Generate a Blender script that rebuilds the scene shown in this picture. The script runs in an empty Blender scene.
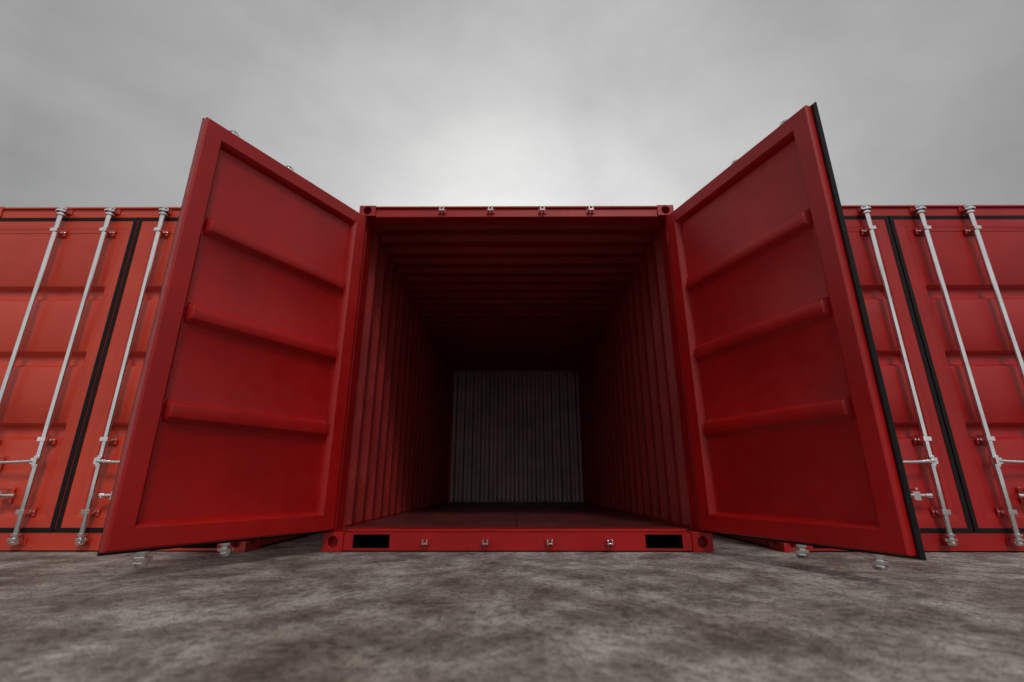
import bpy, math, random
from mathutils import Vector, Matrix
random.seed(4)
scene=bpy.context.scene
scene.view_settings.view_transform='Standard'
scene.view_settings.look='None'
scene.view_settings.exposure=0
R=math.radians

# ---------------- materials ----------------
def newmat(name):
    m=bpy.data.materials.new(name); m.use_nodes=True
    nt=m.node_tree; b=nt.nodes['Principled BSDF']
    return m,nt,b
def N(nt,t,**k):
    n=nt.nodes.new(t)
    for a,v in k.items():
        if a in n.inputs: n.inputs[a].default_value=v
        else: setattr(n,a,v)
    return n
def noise(nt,vec,s,d,r=.6,dist=0):
    n=nt.nodes.new('ShaderNodeTexNoise'); n.inputs['Scale'].default_value=s; n.inputs['Detail'].default_value=d; n.inputs['Roughness'].default_value=r; n.inputs['Distortion'].default_value=dist
    nt.links.new(vec,n.inputs['Vector']); return n
def ramp(nt,fac,stops):
    r=nt.nodes.new('ShaderNodeValToRGB'); e=r.color_ramp.elements
    while len(e)<len(stops): e.new(0.5)
    for i,(p,c) in enumerate(stops):
        e[i].position=p; e[i].color=(c[0],c[1],c[2],1)
    nt.links.new(fac,r.inputs[0]); return r
def paint(name,base,dark,rough=0.42,dust=(0.30,0.2,0.17),dustamt=0.10,bump=.22,spec=.5):
    m,nt,b=newmat(name); L=nt.links.new
    tc=N(nt,'ShaderNodeTexCoord'); O=tc.outputs['Object']
    n1=noise(nt,O,2.2,2,.6)
    n2=noise(nt,O,9,6,.75,.4)
    r1=ramp(nt,n1.outputs['Fac'],[(.3,dark),(.7,base)])
    r2=ramp(nt,n2.outputs['Fac'],[(.52,(0,0,0)),(.75,(dustamt,)*3)])
    mx=N(nt,'ShaderNodeMix',data_type='RGBA')
    L(r2.outputs[0],mx.inputs[0]); L(r1.outputs[0],mx.inputs[6]); mx.inputs[7].default_value=(*dust,1)
    L(mx.outputs[2],b.inputs['Base Color'])
    r3=ramp(nt,n2.outputs['Fac'],[(.3,(rough-.06,)*3),(.68,(rough+.12,)*3)])
    L(r3.outputs[0],b.inputs['Roughness'])
    bp=N(nt,'ShaderNodeBump'); bp.inputs['Strength'].default_value=bump; bp.inputs['Distance'].default_value=.008
    L(n1.outputs['Fac'],bp.inputs['Height'])
    L(bp.outputs[0],b.inputs['Normal'])
    b.inputs['Specular IOR Level'].default_value=spec
    return m
RED_SHADED=paint('shaded_red_container_paint',(0.37,0.0035,0.004),(0.28,0.0025,0.003),rough=.38,dust=(.16,.02,.018),dustamt=.16,spec=.36)  # darker copy of the red, shade between the open doors put into the colour
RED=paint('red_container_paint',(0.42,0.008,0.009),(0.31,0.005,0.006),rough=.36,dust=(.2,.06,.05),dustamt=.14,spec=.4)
RED_LIT=paint('lit_red_container_paint',(0.60,0.052,0.022),(0.48,0.034,0.015),rough=.36,dustamt=.08)  # brighter, more orange copy of the red, light on the left container painted in
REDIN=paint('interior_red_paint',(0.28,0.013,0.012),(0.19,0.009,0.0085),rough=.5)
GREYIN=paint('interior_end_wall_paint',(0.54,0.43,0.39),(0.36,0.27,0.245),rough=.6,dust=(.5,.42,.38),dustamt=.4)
FLOOR=paint('container_floor_ply',(0.11,0.016,0.015),(0.05,0.010,0.009),rough=.42,dust=(.18,.07,.06),dustamt=.3)
def metal():
    m,nt,b=newmat('galvanised_steel'); L=nt.links.new
    tc=N(nt,'ShaderNodeTexCoord'); n=noise(nt,tc.outputs['Object'],6,3)
    r=ramp(nt,n.outputs['Fac'],[(.3,(.66,.66,.67)),(.7,(.84,.84,.85))]); L(r.outputs[0],b.inputs['Base Color'])
    r=ramp(nt,n.outputs['Fac'],[(.3,(.20,)*3),(.7,(.11,)*3)]); L(r.outputs[0],b.inputs['Roughness'])
    b.inputs['Metallic'].default_value=1
    return m
STEEL=metal()
def rubber(name,a,c):
    m,nt,b=newmat(name); L=nt.links.new
    tc=N(nt,'ShaderNodeTexCoord'); n=noise(nt,tc.outputs['Object'],40,2)
    r=ramp(nt,n.outputs['Fac'],[(.3,(a,)*3),(.8,(c,)*3)]); L(r.outputs[0],b.inputs['Base Color'])
    b.inputs['Roughness'].default_value=.7
    b.inputs['Specular IOR Level'].default_value=.2
    return m
RUBBER=rubber('black_rubber_seal',.005,.011)
POCKET_SHADE=rubber('shade_black_pocket_lining',.004,.010)  # near-black lining, shade inside the fork pockets put into the colour

def ground_mat():
    m,nt,b=newmat('weathered_concrete_ground'); L=nt.links.new
    tc=N(nt,'ShaderNodeTexCoord'); O=tc.outputs['Object']
    a=noise(nt,O,4.2,8,.76,.15); c=noise(nt,O,34,4,.75); d=noise(nt,O,150,2,.7); e=noise(nt,O,1.1,5,.66)
    ra=ramp(nt,a.outputs['Fac'],[(.38,(.20,.162,.14)),(.49,(.36,.32,.295)),(.60,(.58,.545,.515))])
    rc=ramp(nt,c.outputs['Fac'],[(.38,(.36,.33,.31)),(.52,(1,1,1))])
    rd=ramp(nt,d.outputs['Fac'],[(.37,(.34,.33,.32)),(.51,(1.0,1.0,1.0))])
    re=ramp(nt,e.outputs['Fac'],[(.38,(.56,.49,.43)),(.58,(1.0,1.0,1.0))])
    cur=ra.outputs[0]
    for k in (rc,rd,re):
        mx=N(nt,'ShaderNodeMix',data_type='RGBA',blend_type='MULTIPLY'); mx.inputs[0].default_value=.85
        L(cur,mx.inputs[6]); L(k.outputs[0],mx.inputs[7]); cur=mx.outputs[2]
    L(cur,b.inputs['Base Color'])
    b.inputs['Roughness'].default_value=.85
    mul=N(nt,'ShaderNodeMath',operation='MULTIPLY_ADD'); mul.inputs[1].default_value=.3
    L(d.outputs['Fac'],mul.inputs[0]); L(c.outputs['Fac'],mul.inputs[2])
    bp=N(nt,'ShaderNodeBump'); bp.inputs['Strength'].default_value=.9; bp.inputs['Distance'].default_value=.022
    L(mul.outputs[0],bp.inputs['Height']); L(bp.outputs[0],b.inputs['Normal'])
    return m
GROUND=ground_mat()

# ---------------- mesh helpers ----------------
class MB:
    def __init__(s): s.v=[]; s.f=[]
    def box(s,x0,x1,y0,y1,z0,z1):
        n=len(s.v)
        s.v+=[(x0,y0,z0),(x1,y0,z0),(x1,y1,z0),(x0,y1,z0),(x0,y0,z1),(x1,y0,z1),(x1,y1,z1),(x0,y1,z1)]
        s.f+=[tuple(n+i for i in q) for q in [(0,3,2,1),(4,5,6,7),(0,1,5,4),(1,2,6,5),(2,3,7,6),(3,0,4,7)]]
        return s
    def cyl(s,p0,p1,r0,r1=None,n=20):
        r1=r0 if r1 is None else r1
        p0=Vector(p0);p1=Vector(p1);d=(p1-p0).normalized()
        a=Vector((1,0,0)) if abs(d.x)<.9 else Vector((0,1,0))
        u=d.cross(a).normalized();w=d.cross(u)
        k=len(s.v)
        for p,r in((p0,r0),(p1,r1)):
            for i in range(n):
                t=2*math.pi*i/n; s.v.append(tuple(p+u*r*math.cos(t)+w*r*math.sin(t)))
        for i in range(n):
            j=(i+1)%n; s.f.append((k+i,k+j,k+n+j,k+n+i))
        s.f.append(tuple(k+i for i in range(n-1,-1,-1))); s.f.append(tuple(k+n+i for i in range(n)))
        return s
    def ring(s,x0,x1,z0,z1,prof):
        k=len(s.v);m=len(prof)
        for cx,cz,sx,sz in((x0,z0,1,1),(x1,z0,-1,1),(x1,z1,-1,-1),(x0,z1,1,-1)):
            for o,y in prof: s.v.append((cx+sx*o,y,cz+sz*o))
        for c in range(4):
            d=(c+1)%4
            for i in range(m):
                j=(i+1)%m
                s.f.append((k+c*m+i,k+d*m+i,k+d*m+j,k+c*m+j))
        return s
    def tube(s,pts,r,n=12):
        for a,b in zip(pts[:-1],pts[1:]): s.cyl(a,b,r,n=n)
        return s
    def obj(s,name,mat,parent=None,bevel=0,cut=None):
        me=bpy.data.meshes.new(name); me.from_pydata(s.v,[],s.f); me.update()
        import bmesh
        bm=bmesh.new(); bm.from_mesh(me); bmesh.ops.recalc_face_normals(bm,faces=bm.faces); bm.to_mesh(me); bm.free()
        o=bpy.data.objects.new(name,me); scene.collection.objects.link(o)
        me.materials.append(mat)
        if cut:
            co=cut.obj('cutter',mat)
            md=o.modifiers.new('b','BOOLEAN'); md.operation='DIFFERENCE'; md.object=co; md.solver='EXACT'
            dg=bpy.context.evaluated_depsgraph_get(); dg.update()
            nm=bpy.data.meshes.new_from_object(o.evaluated_get(dg)); o.modifiers.clear(); o.data=nm
            bpy.data.objects.remove(co)
            me=nm
        for p in me.polygons: p.use_smooth=True
        try: me.set_sharp_from_angle(angle=R(35))
        except Exception: pass
        if bevel:
            md=o.modifiers.new('bevel','BEVEL'); md.width=bevel; md.segments=2; md.limit_method='ANGLE'; md.angle_limit=R(35); md.harden_normals=True
        if parent: o.parent=parent
        return o
def empty(name,loc=(0,0,0),rz=0,parent=None):
    e=bpy.data.objects.new(name,None); scene.collection.objects.link(e); e.location=loc; e.rotation_euler=(0,0,rz)
    e.empty_display_size=.2
    if parent: e.parent=parent
    return e
def trap(L,p,a=.26,b=.24):
    n=max(1,round(L/p)); p=L/n; out=[]
    for i in range(n):
        s=i*p
        out+=[(s,0),(s+p*a,0),(s+p*(a+b),1),(s+p*(2*a+b),1)]
    out.append((L,0)); return out
def sheet(name,prof,e0,e1,fn,mat,parent,shade_mat=None):
    m=MB()
    for s_,d in prof:
        m.v.append(fn(s_,d,e0)); m.v.append(fn(s_,d,e1))
    for i in range(len(prof)-1):
        m.f.append((2*i,2*i+1,2*i+3,2*i+2))
    o=m.obj(name,mat,parent)
    for p in o.data.polygons: p.use_smooth=False
    if shade_mat:
        o.data.materials.append(shade_mat)
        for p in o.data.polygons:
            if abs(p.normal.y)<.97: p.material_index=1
    return o

# ---------------- container ----------------
HC=2.478; LC=5.38; HW=1.219
ZB,ZT=.118,2.378
PX=1.196             # hinge pivot
DW=1.180
RODS=(.19,.565)
def door(parent,side,angle,mat,name):
    """local: x from hinge(0) to meeting edge(DW); y=0 outside face, +y inside. side=-1 left,+1 right (mirrored)"""
    H=ZT-ZB-.020
    W=DW
    piv=empty(name,(side*PX,-.058,ZB+.010),0,parent)
    piv.rotation_euler[2]=angle*side
    X=lambda x: x*(-side)
    def mir(m):
        m.v=[(X(x),y,z) for x,y,z in m.v]; return m
    fr=MB().ring(0,W,0,H,[(0,.004),(0,.048),(.008,.056),(.092,.054),(.096,.051),(.116,.012),(.116,.007),(.082,.004),(.075,0),(.004,0)])
    mir(fr).obj('door_frame',mat,piv,.002)
    x0,x1,z0,z1=.112,W-.112,.112,H-.112
    nz=4; hp=(z1-z0)/nz
    zs=[(z0,0)]
    for i in range(1,nz):
        c=z0+i*hp
        zs+=[(c-.060,0),(c-.056,.05),(c-.034,.95),(c-.030,1),(c+.030,1),(c+.034,.95),(c+.056,.05),(c+.060,0)]
    zs.append((z1,0))
    xs=[(x0,0),(x0+.006,0),(x0+.010,.08),(x0+.024,.92),(x0+.028,1),(x1-.028,1),(x1-.024,.92),(x1-.010,.08),(x1-.006,0),(x1,0)]
    m=MB()
    for z,dz in zs:
        for x,dx in xs: m.v.append((x,.010+.042*dz*dx,z))
    c=len(xs)
    for j in range(len(zs)-1):
        for i in range(c-1): m.f.append((j*c+i,j*c+i+1,(j+1)*c+i+1,(j+1)*c+i))
    mir(m).obj('door_panel',mat,piv)
    # the right-hand door carries the overlapping seal of the meeting edge
    gw=W+.008 if side>0 else W-.0165
    g=MB().ring(0,gw,0,H,[(-.0150,-.004),(-.0150,.002),(-.009,.010),(-.004,.014),(.0015,.014),(.0125,-.0012),(.0125,-.0035)])
    mir(g).obj('door_gasket',RUBBER,piv)
    r=MB(); br=MB(); pl=MB()
    for k,ro in enumerate(RODS):
        x=W-ro; y=-.042
        r.cyl((x,y,-.070),(x,y,H+.064),.0175)
        for zc in (.11,.56,H-.12):
            pl.box(x-.045,x+.045,-.007,-.0045,zc-.030,zc+.030)
            br.box(x-.026,x+.026,-.064,-.007,zc-.014,zc+.014)
            for sx in(-.036,.036):
                br.cyl((x+sx,-.014,zc),(x+sx,-.007,zc),.007,n=8)
        for zc,s in((-.055,-1),(H+.050,1)):
            r.cyl((x,y,zc-s*.040),(x,y,zc-s*.026),.028)
            r.cyl((x,y,zc-s*.012),(x,y,zc+s*.002),.034)
            r.cyl((x,y,zc+s*.012),(x,y,zc+s*.028),.032,.022)
            r.box(x-.010,x+.010,y-.004,y+.034,zc-.012,zc+.006)
            r.box(x-.042,x+.006,y-.012,y+.008,zc-.006,zc+.010)
        zh=.42 if k==0 else .22
        x2=x-.37 if k==0 else x+.28
        sg=-1 if k==0 else 1
        r.cyl((x,y,zh-.035),(x,y,zh+.035),.026)
        r.box(x-.020,x+.020,y-.032,y-.010,zh-.020,zh+.020)
        r.tube([(x,y-.028,zh),(x+sg*.10,y-.030,zh-.006),(x2,y-.016,zh-.012)],.0105)
        r.cyl((x2-.01*sg,y-.016,zh-.012),(x2+sg*.03,y-.016,zh-.012),.014)
        xr=x2-sg*.07
        pl.box(xr-.035,xr+.035,-.007,-.0045,zh-.06,zh+.04)
        br.box(xr-.018,xr+.018,-.052,-.007,zh-.040,zh-.026)
        br.box(xr-.018,xr+.018,-.076,-.052,zh-.040,zh-.030)
        br.box(xr-.022,xr+.022,-.074,-.066,zh-.040,zh+.012)
        br.cyl((xr,-.08,zh+.028),(xr,-.007,zh+.028),.008,n=10)
    mir(r).obj('lock_rods',STEEL,piv,.0012)
    mir(br).obj('rod_brackets',STEEL,piv,.0015)
    mir(pl).obj('bracket_plates',mat,piv,.001)
    h=MB()
    for zc in (.18,.80,1.42,H-.18):
        h.cyl((.004,-.016,zc-.07),(.004,-.016,zc+.07),.012,n=14)
        h.box(.004,.11,-.012,-.0045,zc-.055,zc+.055)
    mir(h).obj('hinges',mat,piv,.0015)
    return piv

def container(cx,red,angL,angR):
    C=empty('shipping_container',(cx,0,0))
    cc=MB(); cut=MB()
    def oval(m,c,axis,a,b,d):
        n=24; k=len(m.v); pts=[]
        for i in range(n):
            t=2*math.pi*i/n; u=b*math.cos(t); v=b*math.sin(t); v+= (a-b)*(1 if v>1e-6 else -1)
            pts.append((u,v))
        for e in(-d,d):
            for u,v in pts:
                if axis=='y': m.v.append((c[0]+u,c[1]+e,c[2]+v))
                else: m.v.append((c[0]+e,c[1]+v,c[2]+u))
        for i in range(n):
            j=(i+1)%n; m.f.append((k+i,k+j,k+n+j,k+n+i))
        m.f.append(tuple(k+i for i in range(n))); m.f.append(tuple(k+n+i for i in range(n-1,-1,-1)))
    FY=-.058
    for sx in(-1,1):
        for y0,y1,yc in((FY-.008,.12,FY-.008),(LC-.16,LC+.004,LC)):
            for z0,z1 in((0,.116),(HC-.086,HC+.006)):
                xo=sx*(HW+.003); xi=sx*(HW-.125)
                cc.box(min(xo,xi),max(xo,xi),y0,y1,z0,z1)
                zc=(z0+z1)/2
                oval(cut,((xo+xi)/2,yc,zc),'y',.034,.030,.06)
                oval(cut,(xo,(y0+y1)/2,zc),'x',.04,.025,.04)
    cc.obj('corner_castings',red,C,.004,cut)
    f=MB(); cut=MB()
    xc=HW-.126
    f.box(-xc,xc,FY,.10,.008,ZB-.006)
    f.box(-xc,xc,.012,.14,ZB-.006,ZB+.008)
    for s in(-1,1):
        cut.box(s*.92-.115,s*.92+.115,-.2,.2,.020,.102)
    f.obj('door_sill',red,C,.003,cut)
    f=MB()
    f.box(-xc,xc,FY+.002,.06,ZT+.008,HC-.004)
    f.box(-xc,xc,FY-.014,FY+.002,HC-.020,HC-.006)
    f.obj('door_header',red,C,.003)
    f=MB()
    for s in(-1,1):
        a,b=sorted((s*(PX+.012),s*(HW+.001)))
        f.box(a,b,FY+.004,.02,.116,HC-.086)
        a,b=sorted((s*1.176,s*(HW-.001)))
        f.box(a,b,.020,.155,.116,HC-.086)
    f.obj('corner_posts',red,C,.004)
    f=MB()
    for s in(-1,1):
        for zc in (.18,.80,1.42,ZT-ZB-.020-.18):
            z=zc+ZB+.010
            a,b=sorted((s*(PX-.006),s*(HW+.0)))
            f.box(a,b,FY-.030,FY+.003,z-.098,z-.074); f.box(a,b,FY-.030,FY+.003,z+.074,z+.098)
    f.obj('hinge_lugs',red,C,.002)
    f=MB()
    for s in(-1,1):
        x0,x1=s*.92-.115,s*.92+.115
        f.box(x0-.003,x0+.001,FY+.012,.9,.017,.106); f.box(x1-.001,x1+.003,FY+.012,.9,.017,.106)
        f.box(x0,x1,FY+.012,.9,.101,.105); f.box(x0,x1,FY+.012,.9,.017,.0215); f.box(x0,x1,.3,.304,.02,.104)
    f.obj('fork_pockets',POCKET_SHADE,C)
    f=MB(); p=MB()
    for s in(-1,1):
        for ro in RODS:
            x=s*(ro+.01)
            for z in(.060,HC-.046):
                yy=FY
                p.box(x-.032,x+.032,yy-.006,yy-.0005,z-.022,z+.022)
                f.box(x-.018,x-.009,yy-.042,yy-.006,z-.015,z+.015)
                f.box(x+.009,x+.018,yy-.042,yy-.006,z-.015,z+.015)
                f.box(x-.009,x+.009,yy-.042,yy-.034,z-.013,z-.003)
    f.obj('cam_keepers',STEEL,C,.0015); p.obj('keeper_plates',red,C,.001)
    f=MB()
    for s in(-1,1):
        a,b=sorted((s*1.170,s*(HW-.002)))
        f.box(a,b,.16,LC-.16,HC-.07,HC-.006)
        f.box(a,b,.16,LC-.16,.014,.140)
        a,b=sorted((s*1.14,s*(HW-.001)))
        f.box(a,b,LC-.13,LC-.002,.116,HC-.086)
    f.box(-xc,xc,LC-.10,LC-.002,.012,.15); f.box(-xc,xc,LC-.10,LC-.002,HC-.08,HC-.004)
    f.obj('frame_rails',red,C,.003)
    pw=trap(LC-.155-.12,.245,.28,.22)
    for s in(-1,1):
        sheet('side_wall',pw,.138,HC-.060,lambda q,d,e:(s*(1.212-.045*d),.155+q,e),red,C)
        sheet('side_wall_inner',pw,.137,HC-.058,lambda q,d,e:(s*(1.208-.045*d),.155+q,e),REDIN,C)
    pe=trap(2.40,.150,.35,.15)
    sheet('end_wall',pe,.14,HC-.06,lambda q,d,e:(-1.20+q,LC-.012-.045*d,e),red,C)
    sheet('end_wall_inner',pe,.125,HC-.048,lambda q,d,e:(-1.20+q,LC-.106-.056*d,e),GREYIN,C,REDIN)  # dark red on the steep faces paints in the groove shade
    pr=trap(LC-.12-.10,.209)
    sheet('roof',pr,-1.17,1.17,lambda q,d,e:(e,.11+q,HC-.012-.02*d),red,C)
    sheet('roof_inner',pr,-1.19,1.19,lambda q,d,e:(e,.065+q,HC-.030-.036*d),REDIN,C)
    f=MB()
    nb=8; w=2.36/nb
    for i in range(nb):
        f.box(-1.18+i*w+.0015,-1.18+(i+1)*w-.0015,.143,LC-.1,.100,ZB+.006)
    f.box(-1.16,1.16,.143,LC-.1,.09,.099)
    f.obj('floor',FLOOR,C,.001)
    f=MB()
    for i in range(12):
        y=.35+i*.41
        f.box(-1.15,1.15,y,y+.045,.03,.088) if y>.92 else f.box(-.78,.78,y,y+.045,.03,.088)
    f.obj('cross_members',red,C)
    door(C,-1,angL,red,'door_left'); door(C,1,angR,red,'door_right')
    return C

container(0,RED_SHADED,R(119.5),R(110.5))
container(-2.92,RED_LIT,0,0)
container(2.88,RED,0,0)

g=MB(); g.v=[(-600,-600,0),(600,-600,0),(600,600,0),(-600,600,0)]; g.f=[(0,1,2,3)]
g.obj('ground',GROUND)

# ---------------- sky ----------------
SUN_EL,SUN_AZ=R(48),R(165)
w=bpy.data.worlds.new('World'); scene.world=w; w.use_nodes=True
nt=w.node_tree; L=nt.links.new
bg=nt.nodes['Background']; bg.inputs['Strength'].default_value=.1
sky=N(nt,'ShaderNodeTexSky'); sky.sky_type='NISHITA'; sky.sun_disc=False; sky.sun_elevation=SUN_EL; sky.sun_rotation=SUN_AZ; sky.dust_density=4
tc=N(nt,'ShaderNodeTexCoord')
mp=N(nt,'ShaderNodeMapping'); mp.inputs['Scale'].default_value=(1,1,1.9); mp.inputs['Location'].default_value=(.9,.1,.4); L(tc.outputs['Generated'],mp.inputs['Vector'])
n1=noise(nt,mp.outputs[0],2.7,6,.56,.25)
cl=ramp(nt,n1.outputs['Fac'],[(.34,(.88,.88,.885)),(.5,(1,1,1)),(.66,(1.11,1.11,1.10))])
dt=N(nt,'ShaderNodeVectorMath',operation='DOT_PRODUCT'); L(tc.outputs['Generated'],dt.inputs[0]); dt.inputs[1].default_value=(.03,.915,.402)
gl=ramp(nt,dt.outputs['Value'],[(0,(5.6,5.55,5.5)),(.45,(4.3,4.3,4.3)),(.66,(3.3,3.3,3.3)),(.80,(4.1,4.1,4.08)),(.93,(5.8,5.8,5.75)),(1,(8.8,8.8,8.7))])
mx=N(nt,'ShaderNodeMix',data_type='RGBA',blend_type='MULTIPLY'); mx.inputs[0].default_value=1
L(gl.outputs[0],mx.inputs[6]); L(cl.outputs[0],mx.inputs[7])
m2=N(nt,'ShaderNodeMix',data_type='RGBA'); m2.inputs[0].default_value=.97
L(sky.outputs[0],m2.inputs[6]); L(mx.outputs[2],m2.inputs[7]); L(m2.outputs[2],bg.inputs['Color'])

sd=bpy.data.lights.new('sun','SUN'); sd.energy=1.2; sd.angle=R(13); sd.color=(1,.95,.89)
so=bpy.data.objects.new('sun',sd); scene.collection.objects.link(so)
dirv=Vector((math.sin(SUN_AZ)*math.cos(SUN_EL),math.cos(SUN_AZ)*math.cos(SUN_EL),math.sin(SUN_EL)))
so.rotation_euler=dirv.to_track_quat('Z','Y').to_euler()

# ---------------- camera ----------------
cd=bpy.data.cameras.new('camera'); co=bpy.data.objects.new('camera',cd); scene.collection.objects.link(co)
cd.sensor_width=36; cd.lens=465/1024*36; cd.clip_end=3000; cd.clip_start=.02
co.location=(-.02,-3.215,.40); co.rotation_euler=(R(90+17.2),0,R(.25))
cd.dof.use_dof=True; cd.dof.focus_distance=2.7; cd.dof.aperture_fstop=1.0
scene.camera=co
scene.render.resolution_x=1024; scene.render.resolution_y=682
